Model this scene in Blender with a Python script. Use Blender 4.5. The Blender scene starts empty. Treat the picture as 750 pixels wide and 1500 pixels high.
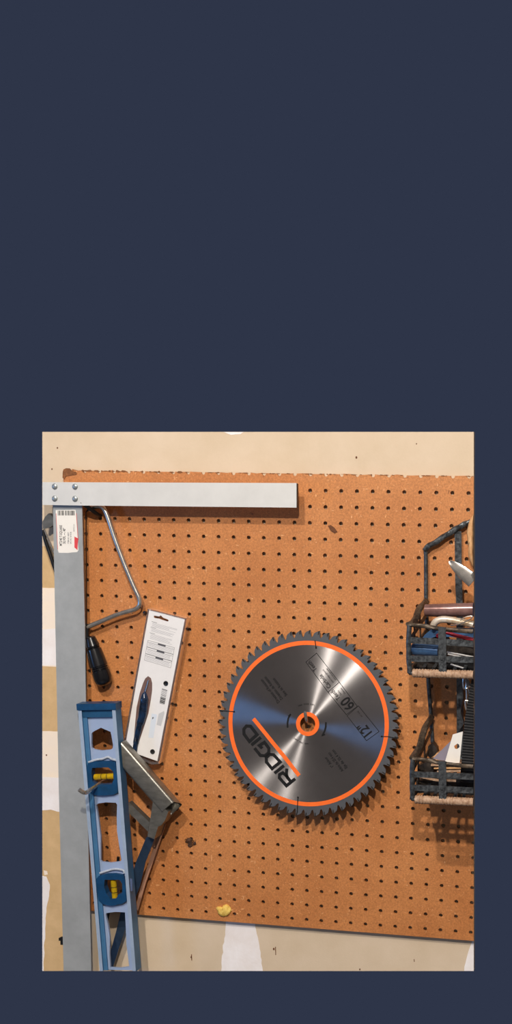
import bpy, bmesh, math, random
from mathutils import Vector, Matrix
from mathutils import noise as mnoise
random.seed(7)
IN = 0.0254
scn = bpy.context.scene
COL = scn.collection
PI = math.pi

# ------------------------------------------------------------------ camera (solved from the peg holes, one inch apart)
H = [[21.707809, -0.80437505, 454.240973], [-1.18558412, -25.4229639, 718.601552], [-2.18515568e-3, -2.20519007e-3, 1.0]]
F, CX, CY = 2200.0, 515.0, 1161.0
def _norm_cols():
    m = [[(H[0][j] - CX * H[2][j]) / F for j in range(3)], [(H[1][j] - CY * H[2][j]) / F for j in range(3)], [H[2][j] for j in range(3)]]
    a = Vector([m[i][0] for i in range(3)]); b = Vector([m[i][1] for i in range(3)]); t = Vector([m[i][2] for i in range(3)])
    s = (a.length + b.length) / 2
    a, b, t = a / s, b / s, t / s
    a.normalize(); b = (b - a * a.dot(b)).normalized(); c = a.cross(b)
    R = Matrix(((a.x, b.x, c.x), (a.y, b.y, c.y), (a.z, b.z, c.z)))
    return R, -(R.transposed() @ t)
R, CAM = _norm_cols()          # board frame, inches: x right, y up, z out of the board
def bw(p):                      # board inches -> world metres (wall faces -Y)
    return Vector((p[0] * IN, -p[2] * IN, p[1] * IN))
def bdir(d): return Vector((d[0], -d[2], d[1]))
CAMW = bw(CAM)
def ray(px, py):
    return R.transposed() @ Vector(((px - CX) / F, (py - CY) / F, 1.0))
def B(px, py, d=0.0):           # board-frame point seen at a pixel, d inches out from the board's face
    v = ray(px, py); return CAM + v * ((d - CAM.z) / v.z)
def W(px, py, d=0.0): return bw(B(px, py, d))
def onplane(px, py, O, n):      # world point on a world plane
    v = bdir(ray(px, py)); t = (O - CAMW).dot(n) / v.dot(n); return CAMW + v * t

cam = bpy.data.cameras.new('camera'); co = bpy.data.objects.new('camera', cam); COL.objects.link(co)
cam.sensor_fit = 'AUTO'; cam.sensor_width = 36; cam.lens = F / 1500 * 36
cam.shift_x = (375 - CX) / 1500; cam.shift_y = (CY - 750) / 1500
cam.clip_start = 0.01
Rt = R.transposed()
cx_, cy_, cz_ = bdir(Rt @ Vector((1, 0, 0))), bdir(Rt @ Vector((0, -1, 0))), bdir(Rt @ Vector((0, 0, -1)))
m = Matrix((cx_, cy_, cz_)).transposed().to_4x4(); m.translation = CAMW
co.matrix_world = m
scn.camera = co

# ------------------------------------------------------------------ materials
def lin(c):
    return tuple(((v / 255) / 12.92 if v <= 10 else (((v / 255) + .055) / 1.055) ** 2.4) for v in c)
def mat(name, rgb, rough=.5, metal=0.0, var=0.0, scale=60, rgb2=None, bump=0.0, bscale=200, aniso=0, trans=0, ior=1.45, alpha=1, coat=0, stretch=None):
    M = bpy.data.materials.new(name); M.use_nodes = True
    nt = M.node_tree; bs = nt.nodes['Principled BSDF']
    base = lin(rgb)
    bs.inputs['Base Color'].default_value = (*base, 1); bs.inputs['Roughness'].default_value = rough; bs.inputs['Metallic'].default_value = metal
    bs.inputs['IOR'].default_value = ior; bs.inputs['Alpha'].default_value = alpha
    bs.inputs['Transmission Weight'].default_value = trans; bs.inputs['Coat Weight'].default_value = coat
    tc = nt.nodes.new('ShaderNodeTexCoord'); src = tc.outputs['Object']
    if stretch:
        mp = nt.nodes.new('ShaderNodeMapping'); mp.inputs['Scale'].default_value = stretch; nt.links.new(src, mp.inputs[0]); src = mp.outputs[0]
    if var or rgb2:
        no = nt.nodes.new('ShaderNodeTexNoise'); no.inputs['Scale'].default_value = scale; no.inputs['Detail'].default_value = 6; no.inputs['Roughness'].default_value = .65
        nt.links.new(src, no.inputs['Vector'])
        rp = nt.nodes.new('ShaderNodeValToRGB'); rp.color_ramp.elements[0].position = .35; rp.color_ramp.elements[1].position = .65
        o = lin(rgb2) if rgb2 else tuple(v * (1 - var) for v in base)
        rp.color_ramp.elements[0].color = (*o, 1); rp.color_ramp.elements[1].color = (*base, 1)
        nt.links.new(no.outputs['Fac'], rp.inputs[0]); nt.links.new(rp.outputs[0], bs.inputs['Base Color'])
    if bump:
        n2 = nt.nodes.new('ShaderNodeTexNoise'); n2.inputs['Scale'].default_value = bscale; n2.inputs['Detail'].default_value = 4
        nt.links.new(src, n2.inputs['Vector'])
        bp = nt.nodes.new('ShaderNodeBump'); bp.inputs['Strength'].default_value = bump; bp.inputs['Distance'].default_value = .001
        nt.links.new(n2.outputs['Fac'], bp.inputs['Height']); nt.links.new(bp.outputs[0], bs.inputs['Normal'])
    if aniso:
        bs.inputs['Anisotropic'].default_value = aniso; bs.inputs['Anisotropic Rotation'].default_value = .25
        tg = nt.nodes.new('ShaderNodeTangent'); tg.direction_type = 'RADIAL'; tg.axis = 'Z'
        nt.links.new(tg.outputs[0], bs.inputs['Tangent'])
    return M

def hardboard():
    M = bpy.data.materials.new('hardboard'); M.use_nodes = True; nt = M.node_tree; bs = nt.nodes['Principled BSDF']
    bs.inputs['Roughness'].default_value = .55
    tc = nt.nodes.new('ShaderNodeTexCoord'); N = nt.nodes; L = nt.links
    def noise(scale, det, rough, sx=(1, 1, 1)):
        mp = N.new('ShaderNodeMapping'); mp.inputs['Scale'].default_value = sx; L.new(tc.outputs['Object'], mp.inputs[0])
        n = N.new('ShaderNodeTexNoise'); n.inputs['Scale'].default_value = scale; n.inputs['Detail'].default_value = det; n.inputs['Roughness'].default_value = rough
        L.new(mp.outputs[0], n.inputs['Vector']); return n.outputs['Fac']
    def ramp(fac, a, b, ca, cb):
        r = N.new('ShaderNodeValToRGB'); r.color_ramp.elements[0].position = a; r.color_ramp.elements[1].position = b
        r.color_ramp.elements[0].color = (*ca, 1); r.color_ramp.elements[1].color = (*cb, 1); L.new(fac, r.inputs[0]); return r.outputs[0]
    def mix(f, a, b):
        x = N.new('ShaderNodeMix'); x.data_type = 'RGBA'; L.new(f, x.inputs['Factor']); L.new(a, x.inputs['A'])
        if isinstance(b, tuple): x.inputs['B'].default_value = (*b, 1)
        else: L.new(b, x.inputs['B'])
        return x.outputs['Result']
    base = ramp(noise(7, 6, .6), .3, .7, lin((183, 115, 61)), lin((204, 136, 79)))
    fine = ramp(noise(330, 8, .8), .36, .64, (.64, .60, .56), (1.22, 1.22, 1.2))
    mul = N.new('ShaderNodeMix'); mul.data_type = 'RGBA'; mul.blend_type = 'MULTIPLY'; mul.inputs['Factor'].default_value = .85
    L.new(base, mul.inputs['A']); L.new(fine, mul.inputs['B'])
    chips = ramp(noise(120, 3, .6, (1, 1, 3.2)), .672, .735, (0, 0, 0), (1, 1, 1))
    chips2 = ramp(noise(95, 3, .6, (3, 1, 1)), .672, .735, (0, 0, 0), (1, 1, 1))
    dark = ramp(noise(60, 5, .7, (1, 1, 1.8)), .66, .72, (0, 0, 0), (1, 1, 1))
    c = mix(chips, mul.outputs['Result'], lin((232, 178, 124)))
    c = mix(chips2, c, lin((226, 170, 118)))
    c = mix(dark, c, lin((128, 74, 42)))
    L.new(c, bs.inputs['Base Color'])
    bp = N.new('ShaderNodeBump'); bp.inputs['Strength'].default_value = .25; bp.inputs['Distance'].default_value = .0006
    L.new(noise(400, 4, .7), bp.inputs['Height']); L.new(bp.outputs[0], bs.inputs['Normal'])
    return M

M = dict(
    board=hardboard(),
    board_edge=mat('torn_hardboard_edge', (142, 92, 55), .9, var=.4, scale=200, bump=.6),
    wall=mat('drywall_paper', (217, 197, 171), .8, rgb2=(208, 187, 158), scale=9, bump=.15, bscale=350),
    tan=mat('tan_drywall_paper', (214, 180, 132), .85, rgb2=(200, 166, 118), scale=30, bump=.1, bscale=400),
    mud=mat('dried_joint_compound', (245, 240, 238), .8, rgb2=(235, 226, 220), scale=20, bump=.3, bscale=150),
    cream=mat('cream_joint_compound', (248, 230, 204), .8, rgb2=(240, 226, 212), scale=14, bump=.2, bscale=200),
    alu=mat('satin_aluminium', (174, 177, 176), .45, .25, var=.16, scale=22, bump=.08, bscale=500),
    alu2=mat('bright_aluminium', (226, 226, 222), .38, .25, var=.08, scale=18, bump=.05, bscale=400),
    rivet=mat('rivet_metal', (170, 178, 180), .35, .6, var=.15, scale=200),
    paper=mat('white_paper', (236, 232, 224), .7, var=.05, scale=60),
    card=mat('white_card', (232, 230, 228), .55, var=.04, scale=60),
    ink=mat('black_ink', (10, 10, 11), .85), grey_ink=mat('grey_ink', (88, 88, 92), .6),
    pale_ink=mat('pale_grey_ink', (150, 150, 154), .6),
    red_ink=mat('red_ink', (214, 70, 74), .6),
    chrome=mat('worn_chrome', (226, 221, 212), .25, .9, var=.25, scale=120),
    grip=mat('black_lacquered_grip', (22, 22, 25), .22, 0, var=.3, scale=50, coat=.5),
    steel=mat('brushed_tool_steel', (150, 147, 138), .34, .75, var=.35, scale=40, bump=.1, stretch=(1, 1, 3)),
    steel_dark=mat('dark_steel', (60, 60, 62), .4, .8, var=.4, scale=60),
    blue=mat('blue_anodised_web', (148, 168, 198), .5, .1, rgb2=(158, 174, 204), scale=25, bump=.1, bscale=300),
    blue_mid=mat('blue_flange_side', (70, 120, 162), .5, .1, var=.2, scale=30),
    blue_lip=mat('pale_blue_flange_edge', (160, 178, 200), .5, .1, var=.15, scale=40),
    blue_dark=mat('dark_blue_plastic', (18, 70, 112), .4, 0, var=.35, scale=60, bump=.1),
    vial=mat('yellow_vial_acrylic', (226, 186, 30), .15, 0, trans=.35, var=.3, scale=150),
    bladesteel=mat('circular_brushed_blade_steel', (176, 173, 173), .25, 1, aniso=1.0, var=.10, scale=30),
    coatgrey=mat('dark_grey_blade_coating', (84, 86, 90), .5, .2, var=.15, scale=40),
    carbide=mat('carbide_tip_metal', (58, 52, 46), .4, .7),
    orange=mat('orange_enamel', (250, 112, 38), .45, 0, var=.08, scale=60),
    wire=mat('blackened_iron', (102, 107, 110), .34, .5, rgb2=(44, 46, 49), scale=160, bump=.5, bscale=300),
    wire_brown=mat('rusty_brown_iron', (104, 90, 74), .5, .45, rgb2=(52, 46, 42), scale=170, bump=.6, bscale=300),
    rattan=mat('rattan_wrap', (196, 164, 136), .6, 0, rgb2=(146, 112, 86), scale=200, bump=.4, bscale=250),
    leather=mat('tan_leather', (222, 178, 128), .65, 0, rgb2=(190, 138, 88), scale=60, bump=.4, bscale=200),
    strap=mat('black_webbing', (38, 38, 40), .75, 0, rgb2=(22, 22, 24), scale=300),
    bluemetal=mat('blue_painted_metal', (74, 108, 150), .3, .3, rgb2=(56, 86, 124), scale=60),
    red=mat('red_plastic', (178, 34, 52), .35), white=mat('white_plastic', (228, 226, 222), .4, var=.08, scale=60),
    brownplastic=mat('dusty_brown_tube', (150, 116, 110), .18, .35, rgb2=(118, 86, 80), scale=50),
    greycard=mat('grey_purple_card', (136, 130, 144), .7, var=.1, scale=60),
    junk=mat('dark_iron_scrap', (74, 66, 60), .5, .5, rgb2=(34, 30, 28), scale=90),
    black=mat('black_plastic', (20, 20, 22), .35), blueplastic=mat('dark_blue_grip', (24, 50, 84), .2, 0, coat=.6, rgb2=(14, 18, 26), scale=60),
    clear=mat('clear_blister_plastic', (226, 220, 222), .08, 0, trans=.9, ior=1.18),
    window=mat('smoky_blister', (124, 98, 92), .18, 0, var=.3, scale=90, coat=.4),
    foam=mat('yellow_foam', (240, 208, 110), .8, 0, rgb2=(214, 168, 74), scale=160, bump=.5, bscale=260),
    chipwood=mat('pale_splinters', (242, 190, 130), .8),
    gunk=mat('dark_gunk', (48, 32, 22), .7, 0, rgb2=(90, 56, 34), scale=160, bump=.8),
    strip=mat('dusty_pink_plastic', (172, 128, 104), .5, 0, var=.2, scale=60),
    ridge=mat('pale_dusty_ridge', (188, 196, 206), .8, var=.3, scale=300, bump=.6),
    brownbit=mat('dark_wood_splinter', (112, 68, 40), .8, var=.3, scale=200),
)

# ------------------------------------------------------------------ helpers
def centre(bm):
    xs = [v.co for v in bm.verts]
    return Vector([(min(c[i] for c in xs) + max(c[i] for c in xs)) / 2 for i in range(3)])
def part(name, bm, m, parent=None, smooth=False, local=False, label=None):
    """bm holds world coordinates (or, with local=True, coordinates in the parent's own frame)"""
    me = bpy.data.meshes.new(name)
    bmesh.ops.recalc_face_normals(bm, faces=bm.faces[:])
    c = centre(bm) if not local else Vector()
    if not local: bmesh.ops.translate(bm, verts=bm.verts[:], vec=-c)
    bm.to_mesh(me); bm.free()
    for mm in (m if isinstance(m, (list, tuple)) else [m]): me.materials.append(mm)
    if smooth:
        for p in me.polygons: p.use_smooth = True
        me.set_sharp_from_angle(angle=math.radians(38))
    o = bpy.data.objects.new(name, me); COL.objects.link(o)
    if parent is not None:
        o.parent = parent
        if not local: o.location = c - worldloc(parent)
    else:
        o.location = c
    if label: o['label'] = label
    return o
def worldloc(o):
    l = Vector()
    while o is not None: l += o.location; o = o.parent
    return l
def thing(name, label, cat, loc, group=None):
    o = bpy.data.objects.new(name, None); COL.objects.link(o); o.location = loc; o.empty_display_size = .02
    return tag(o, label, cat, group)
def tag(o, label, cat, group=None):
    o['label'] = label; o['category'] = cat
    if group: o['group'] = group
    return o
def NB(): return bmesh.new()
def prism_pts(bm, front, back, mi=0):
    f = [bm.verts.new(p) for p in front]; b = [bm.verts.new(p) for p in back]
    fs = [bm.faces.new(f), bm.faces.new(list(reversed(b)))]
    n = len(f)
    for i in range(n): fs.append(bm.faces.new((f[i], b[i], b[(i + 1) % n], f[(i + 1) % n])))
    for x in fs: x.material_index = mi
    return fs
def prism(bm, px, d1, d0, mi=0):
    """outline seen on the plane d1, with a real thickness back to d0 along the board's normal"""
    P = [B(x, y, d1) for x, y in px]
    return prism_pts(bm, [bw(p) for p in P], [bw((p.x, p.y, d0)) for p in P], mi)
def bevel(bm, w, seg=2, ang=40):
    es = [e for e in bm.edges if len(e.link_faces) == 2 and e.calc_face_angle(0) > math.radians(ang)]
    bmesh.ops.bevel(bm, geom=es, offset=w * IN, segments=seg, affect='EDGES', profile=.6)
def tube(bm, pts, r, seg=10, caps=True, twist=None, mi=0):
    """pts world, r inches (number or list)"""
    n = len(pts); rs = r if isinstance(r, (list, tuple)) else [r] * n
    prev = None; rings = []
    t0 = (pts[1] - pts[0]).normalized()
    up = Vector((0, 1, 0)) if abs(t0.y) < .9 else Vector((1, 0, 0))
    a = t0.cross(up).normalized()
    for i in range(n):
        t = ((pts[min(i + 1, n - 1)] - pts[max(i - 1, 0)])).normalized()
        a = (a - t * a.dot(t)).normalized(); b = t.cross(a)
        ring = []
        for k in range(seg):
            th = 2 * PI * k / seg
            rr = rs[i] * IN * (1 + (twist[0] * math.cos(3 * th + twist[1] * i) if twist else 0))
            ring.append(bm.verts.new(pts[i] + (a * math.cos(th) + b * math.sin(th)) * rr))
        rings.append(ring)
    for i in range(n - 1):
        for k in range(seg):
            f = bm.faces.new((rings[i][k], rings[i][(k + 1) % seg], rings[i + 1][(k + 1) % seg], rings[i + 1][k])); f.material_index = mi
    if caps:
        bm.faces.new(list(reversed(rings[0]))).material_index = mi; bm.faces.new(rings[-1]).material_index = mi
def smoothpts(P, k=6):
    """Catmull-Rom through the points"""
    out = []
    for i in range(len(P) - 1):
        p0, p1, p2, p3 = P[max(i - 1, 0)], P[i], P[i + 1], P[min(i + 2, len(P) - 1)]
        for j in range(k):
            t = j / k
            out.append(.5 * ((2 * p1) + (-p0 + p2) * t + (2 * p0 - 5 * p1 + 4 * p2 - p3) * t * t + (-p0 + 3 * p1 - 3 * p2 + p3) * t ** 3))
    out.append(P[-1]); return out
def bar(bm, p, q, wdir, w, tdir, t, mi=0):
    """flat bar between two world points: width w along wdir, thickness t along tdir (inches)"""
    wd = wdir.normalized() * (w * IN / 2); td = tdir.normalized() * (t * IN / 2)
    v = [bm.verts.new(c + a * wd + b * td) for c in (p, q) for a, b in ((-1, -1), (1, -1), (1, 1), (-1, 1))]
    for i in range(4): bm.faces.new((v[i], v[(i + 1) % 4], v[4 + (i + 1) % 4], v[4 + i])).material_index = mi
    bm.faces.new((v[3], v[2], v[1], v[0])).material_index = mi; bm.faces.new(v[4:8]).material_index = mi
def cut(bm, px, keep, d, fill=True):
    """the model ends where the photograph stops: a plane square to the board through a picture edge"""
    (x0, y0), (x1, y1) = px
    a, b = B(x0, y0, d), B(x1, y1, d)
    n = bdir(Vector((-(b - a).y, (b - a).x, 0))).normalized(); c = bw(a)
    if (W(*keep, d) - c).dot(n) > 0: n = -n
    r = bmesh.ops.bisect_plane(bm, geom=bm.verts[:] + bm.edges[:] + bm.faces[:], plane_co=c, plane_no=n, clear_outer=True, dist=1e-7)
    if fill:
        es = [e for e in r['geom_cut'] if isinstance(e, bmesh.types.BMEdge)]
        if es: bmesh.ops.holes_fill(bm, edges=es, sides=0)
def cutR(bm, d): cut(bm, ((694, 633), (694, 1422)), (400, 1000), d)
def cutL(bm, d): cut(bm, ((62, 633), (62, 1422)), (400, 1000), d)
def cutB(bm, d): cut(bm, ((62, 1422), (694, 1422)), (400, 1000), d)
BACK = Vector((0, -1, 0))     # out of the wall, towards the viewer
def ribbon(bm, pts, w, n, h=.004, closed=False, mi=0):
    """flat stroke of width w inches laid on a surface with normal n"""
    P = list(pts); N = len(P); L = []; Rr = []
    for i in range(N):
        if closed: t1 = (P[i] - P[i - 1]).normalized(); t2 = (P[(i + 1) % N] - P[i]).normalized()
        else:
            t2 = (P[min(i + 1, N - 1)] - P[min(i, N - 2)]).normalized(); t1 = (P[max(i, 1)] - P[max(i - 1, 0)]).normalized()
        t = (t1 + t2).normalized(); s = t.cross(n).normalized(); k = max(.55, t.dot(t2))
        o = n * h * IN
        L.append(bm.verts.new(P[i] + s * (w * IN / 2 / k) + o)); Rr.append(bm.verts.new(P[i] - s * (w * IN / 2 / k) + o))
    for i in range(N if closed else N - 1):
        j = (i + 1) % N
        bm.faces.new((L[i], L[j], Rr[j], Rr[i])).material_index = mi
def text_bm(bm, s, c, u, n, height, xs=1.0, spacing=1.0, h=.006, bold=0, align='CENTER'):
    """lettering centred at world point c, reading along u, facing n; height = capital height in inches"""
    cu = bpy.data.curves.new('lettering', 'FONT'); cu.body = s; cu.align_x = align; cu.align_y = 'CENTER'; cu.size = 1; cu.space_character = spacing; cu.offset = bold; cu.resolution_u = 3
    ob = bpy.data.objects.new('lettering', cu); COL.objects.link(ob)
    dg = bpy.context.evaluated_depsgraph_get(); dg.update()
    me = bpy.data.meshes.new_from_object(ob.evaluated_get(dg))
    u = u.normalized(); v = n.cross(u).normalized(); k = height * IN / .69
    base = len(bm.verts); vs = [bm.verts.new(c + u * (p.co.x * k * xs) + v * (p.co.y * k) + n * (h * IN)) for p in me.vertices]
    for p in me.polygons:
        try: bm.faces.new([vs[i] for i in p.vertices])
        except ValueError: pass
    bpy.data.objects.remove(ob); bpy.data.curves.remove(cu); bpy.data.meshes.remove(me)

# ------------------------------------------------------------------ wall
DW = -.42      # wall surface, inches behind the board's face
bm = NB()
prism(bm, [(62, 632.6), (694, 632.6), (694, 1422.4), (62, 1422.4)], DW, DW - .5)
wall = part('wall_back', bm, M['wall']); wall['kind'] = 'structure'
def rough(px, amp, step=5, seed=0, fixed=()):
    out = []
    n = len(px)
    for i in range(n):
        (x0, y0), (x1, y1) = px[i], px[(i + 1) % n]
        L = math.hypot(x1 - x0, y1 - y0); k = max(1, int(L / step)) if i not in fixed else 1
        for j in range(k):
            t = j / k; x, y = x0 + (x1 - x0) * t, y0 + (y1 - y0) * t
            if j: 
                q = mnoise.noise(Vector((x * .13 + seed, y * .13, 3))) * amp + mnoise.noise(Vector((x * .5 + seed, y * .5, 9))) * amp * .4
                x += -(y1 - y0) / L * q; y += (x1 - x0) / L * q
            out.append((x, y))
    return out
def patch(px, m, t=.012, amp=1.2, seed=0, name='joint_compound', label=None, fixed=(), under=0.0):
    bm = NB(); prism(bm, rough(px, amp, seed=seed, fixed=fixed), DW + t + under, DW + under + .0005)
    return part(name, bm, m, wall, label=label)
patch([(62, 800), (96, 800), (100, 1422.3), (62, 1422.3)], M['tan'], .006, 1, 11, 'drywall_paper', 'tan strip of bare drywall paper', fixed=(1, 2, 3))
patch([(62, 861), (92, 862), (93, 977), (62, 976)], M['cream'], .014, .8, 1, label='cream band of joint compound beside the T-square', fixed=(1, 3))
patch([(62, 922), (92, 920), (93, 975), (62, 974.5)], M['mud'], .018, .5, 2, fixed=(1, 3))
patch([(62, 1071), (95, 1072), (95, 1190), (84, 1189), (74, 1186), (62, 1187)], M['cream'], .014, .8, 3, fixed=(1, 5))
patch([(62, 1138), (95, 1140), (95, 1190), (84, 1189), (74, 1186), (62, 1187)], M['mud'], .018, .8, 4, fixed=(1, 5))
patch([(62, 1283), (68, 1284), (73, 1296), (72, 1312), (68, 1330), (67, 1350), (65, 1380), (64, 1422.3), (62, 1422.3)], M['mud'], .014, 1.2, 5, fixed=(7, 8))
patch([(64, 1275), (69, 1276), (70, 1281), (65, 1282)], M['cream'], .014, .6, 6)
patch([(331, 1338), (372, 1340), (375, 1362), (380, 1385), (385, 1422.3), (324, 1422.3), (325, 1400), (330, 1370)], M['mud'], .014, 1.5, 7, fixed=(4,), label='white dab of joint compound under the board')
patch([(694, 1372), (686, 1394), (682, 1410), (680, 1422.3), (694, 1422.3)], M['mud'], .014, 1, 8, fixed=(3, 4))
patch([(328, 632.8), (357, 632.8), (352, 636), (338, 637)], M['mud'], .014, .5, 9, fixed=(0,))
bm = NB()
for x, y, r in ((84, 656, 1), (76, 687, .9), (522, 670, 1.4), (150, 700, 1), (527, 1420, 1), (401, 1390, 1.3), (280, 1402, 1.0), (68, 1106, 1), (610, 650, .8)):
    prism(bm, [(x + r * math.cos(a) * (1 + .3 * math.sin(3 * a)), y + r * 1.4 * math.sin(a)) for a in [k * PI / 4 for k in range(8)]], DW + .02, DW)
for x, y, l in ((280, 1398, 9), (403, 1387, 12), (606, 1405, 4)):
    prism(bm, [(x, y), (x + 1, y), (x + 1.4, y + l), (x + .4, y + l)], DW + .016, DW)
part('scuff', bm, M['brownbit'], wall)
bm = NB(); prism(bm, [(86, 1374), (90, 1372), (92, 1372), (92, 1384), (88.5, 1384), (88.5, 1378), (86, 1378)], DW + .02, DW)
part('marker_mark', bm, M['ink'], wall, label='black marker mark at the T-square edge')

# ------------------------------------------------------------------ pegboard (real holes, one inch apart, 3/16 in thick)
TH = .19
def pegboard():
    bm = NB(); cache = {}
    def V(x, y, z):
        k = (round(x, 4), round(y, 4), round(z, 4))
        if k not in cache: cache[k] = bm.verts.new((x, y, z))
        return cache[k]
    r = .128; S = 16
    sq = []
    for k in range(S):
        a = 2 * PI * k / S; c, s = math.cos(a), math.sin(a); q = .5 / max(abs(c), abs(s)); sq.append((c * q, s * q))
    for i in range(-17, 12):
        for j in range(-29, 2):
            for z in (0, -TH):
                for k in range(S):
                    k2 = (k + 1) % S
                    a, b = 2 * PI * k / S, 2 * PI * k2 / S
                    vs = [V(i + sq[k][0], j + sq[k][1], z), V(i + sq[k2][0], j + sq[k2][1], z), V(i + r * math.cos(b), j + r * math.sin(b), z), V(i + r * math.cos(a), j + r * math.sin(a), z)]
                    bm.faces.new(vs if z == 0 else vs[::-1])
            for k in range(S):
                a, b = 2 * PI * k / S, 2 * PI * (k + 1) / S
                p = [(i + r * math.cos(t), j + r * math.sin(t)) for t in (a, b)]
                bm.faces.new((V(*p[0], 0), V(*p[1], 0), V(*p[1], -TH), V(*p[0], -TH)))
    TOP = 1.0
    def bis(co, no):
        bmesh.ops.bisect_plane(bm, geom=bm.verts[:] + bm.edges[:] + bm.faces[:], plane_co=co, plane_no=no, clear_outer=True, dist=1e-6)
    a, b = B(694, 633), B(694, 1422)
    bis(a, Vector(((a - b).y, -(a - b).x, 0)).normalized())
    xl = B(93, 700).x
    bis((xl, 0, 0), (-1, 0, 0)); bis((0, -28.56, 0), (0, -1, 0)); bis((0, TOP + .03, 0), (0, 1, 0))
    # frayed, hand-torn upper edge and slightly fuzzy left edge
    for v in bm.verts:
        x, y, z = v.co
        if abs(y - TOP - .03) < 1e-4:
            v.co.y += .05 * mnoise.noise(Vector((x * 2.1, 0, 1))) + .05 * mnoise.noise(Vector((x * 7.3, 5, 1))) - .045 * (x < 4) * 0 + (.06 if x < xl + .8 else 0)
        if abs(x - xl) < 1e-4: v.co.x += .06 * mnoise.noise(Vector((1, y * 4, 7)))
    # close the rim
    key = {}
    for v in bm.verts:
        if v.is_boundary: key[(round(v.co.x, 4), round(v.co.y, 4), v.co.z > -TH / 2)] = v
    new = []
    for e in [e for e in bm.edges if e.is_boundary]:
        p, q = e.verts
        if p.co.z > -TH / 2 and q.co.z > -TH / 2:
            p2 = key.get((round(p.co.x, 4), round(p.co.y, 4), False)); q2 = key.get((round(q.co.x, 4), round(q.co.y, 4), False))
            if p2 and q2: new.append((p, q, q2, p2))
    for f in new: 
        try: bm.faces.new(f).material_index = 1
        except ValueError: pass
    for v in bm.verts: v.co = bw(v.co)
    return part('pegboard_sheet', bm, [M['board'], M['board_edge']], peg)
peg = thing('pegboard', 'brown hardboard pegboard with rows of holes on the drywall', 'pegboard', bw((-3, -28.56, -TH)))
pegboard()
# torn fuzz along the upper edge
bm = NB(); rnd = random.Random(4)
xl, xr = B(93, 700).x, B(693, 700).x
x = xl
while x < xr:
    w = rnd.uniform(.08, .45); hgt = rnd.uniform(.015, .05) * (1.4 if x < xl + 8 else .8)
    if rnd.random() < .75:
        y0 = 1.02 - hgt * .6
        pts = [(x, y0), (x + w * .2, y0 + hgt * rnd.uniform(.9, 1.7)), (x + w * .6, y0 + hgt * rnd.uniform(.8, 1.6)), (x + w, y0), (x + w * .5, y0 - hgt * .7)]
        prism_pts(bm, [bw((a, b, .012)) for a, b in pts], [bw((a, b, -.1)) for a, b in pts])
    x += w * rnd.uniform(.6, 1.6)
bmt = bm
pts = [(92, 690), (95, 686.5), (101, 686), (104, 689.5), (112, 692), (112, 695), (97, 697), (94, 702), (91.5, 700)]
prism(bmt, rough(pts, .8, 2), .05, -.1)
te = part('torn_edge', bmt, M['board_edge'], peg, label='dark frayed upper edge'); te['kind'] = 'stuff'
# foam, gunk, splinters, scuffs stuck to the board
def blob(px, d, hgt, seed, amp=.06, res=26):
    """domed lump from an outline"""
    c = sum((Vector((x, y)) for x, y in px), Vector((0, 0))) / len(px)
    bm = NB(); rings = []
    for k in range(7):
        t = k / 6; s = math.cos(t * PI / 2) ** .6 if k < 6 else 0; z = d + hgt * math.sin(t * PI / 2)
        if k == 6: rings.append([bm.verts.new(W(c.x, c.y, d + hgt))]); continue
        ring = []
        for x, y in px:
            p = B(c.x + (x - c.x) * s, c.y + (y - c.y) * s, d)
            nz = mnoise.noise(Vector((p.x * 4, p.y * 4, seed))) * amp
            ring.append(bm.verts.new(bw((p.x + nz * .3, p.y, z + (nz if k else 0)))))
        rings.append(ring)
    n = len(px)
    for k in range(5):
        for i in range(n): bm.faces.new((rings[k][i], rings[k][(i + 1) % n], rings[k + 1][(i + 1) % n], rings[k + 1][i]))
    for i in range(n): bm.faces.new((rings[5][i], rings[5][(i + 1) % n], rings[6][0]))
    bm.faces.new(rings[0][::-1])
    return bm
fo = [(316.5, 1330), (319, 1327.5), (323, 1327.8), (325.8, 1329), (327, 1326), (331, 1324.6), (335, 1326), (338, 1329.5), (339.2, 1334), (337, 1338), (333.5, 1341.5), (328, 1343), (323, 1341.8), (319.5, 1338), (318.5, 1334)]
bm = blob(rough(fo, .4, 2), 0, .22, 3, .1)
tag(part('foam_blob', bm, M['foam'], smooth=True), 'small yellow lump of expanding foam stuck near the lower edge of the pegboard', 'foam')
bm = NB()
for x, y, w, h, a in ((340, 1333, 4, 1.2, .1), (347.5, 1338, 3, 1.2, .5), (351.5, 1335.5, 1.6, 1.2, 0), (355, 1331.8, 6, 1, -.05), (350, 1333.5, 1.5, .8, -.6)):
    c, s = math.cos(a), math.sin(a)
    prism(bm, [(x + c * u * w / 2 - s * v * h / 2, y + s * u * w / 2 + c * v * h / 2) for u, v in ((-1, 0), (0, -1), (1, 0), (0, 1))], .02, -.02)
part('splinter', bm, M['chipwood'], peg)
bm = NB()
prism(bm, rough([(480, 770), (484, 769), (491, 774.5), (494, 779), (490, 781), (484, 777)], .5, 2), .05, -.02)
part('bark_plug', bm, M['brownbit'], peg, label='dark brown plug of wood in the board')
bm = blob(rough([(270, 1230), (275, 1227), (280, 1228), (284, 1231), (288, 1229), (287, 1236), (283, 1241), (276, 1240), (271, 1236)], 1.4, 2, 5), 0, .07, 8, .16)
part('gunk', bm, M['gunk'], peg, smooth=True, label='dark crusty smear beside a hole')
rnd = random.Random(9)
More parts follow.
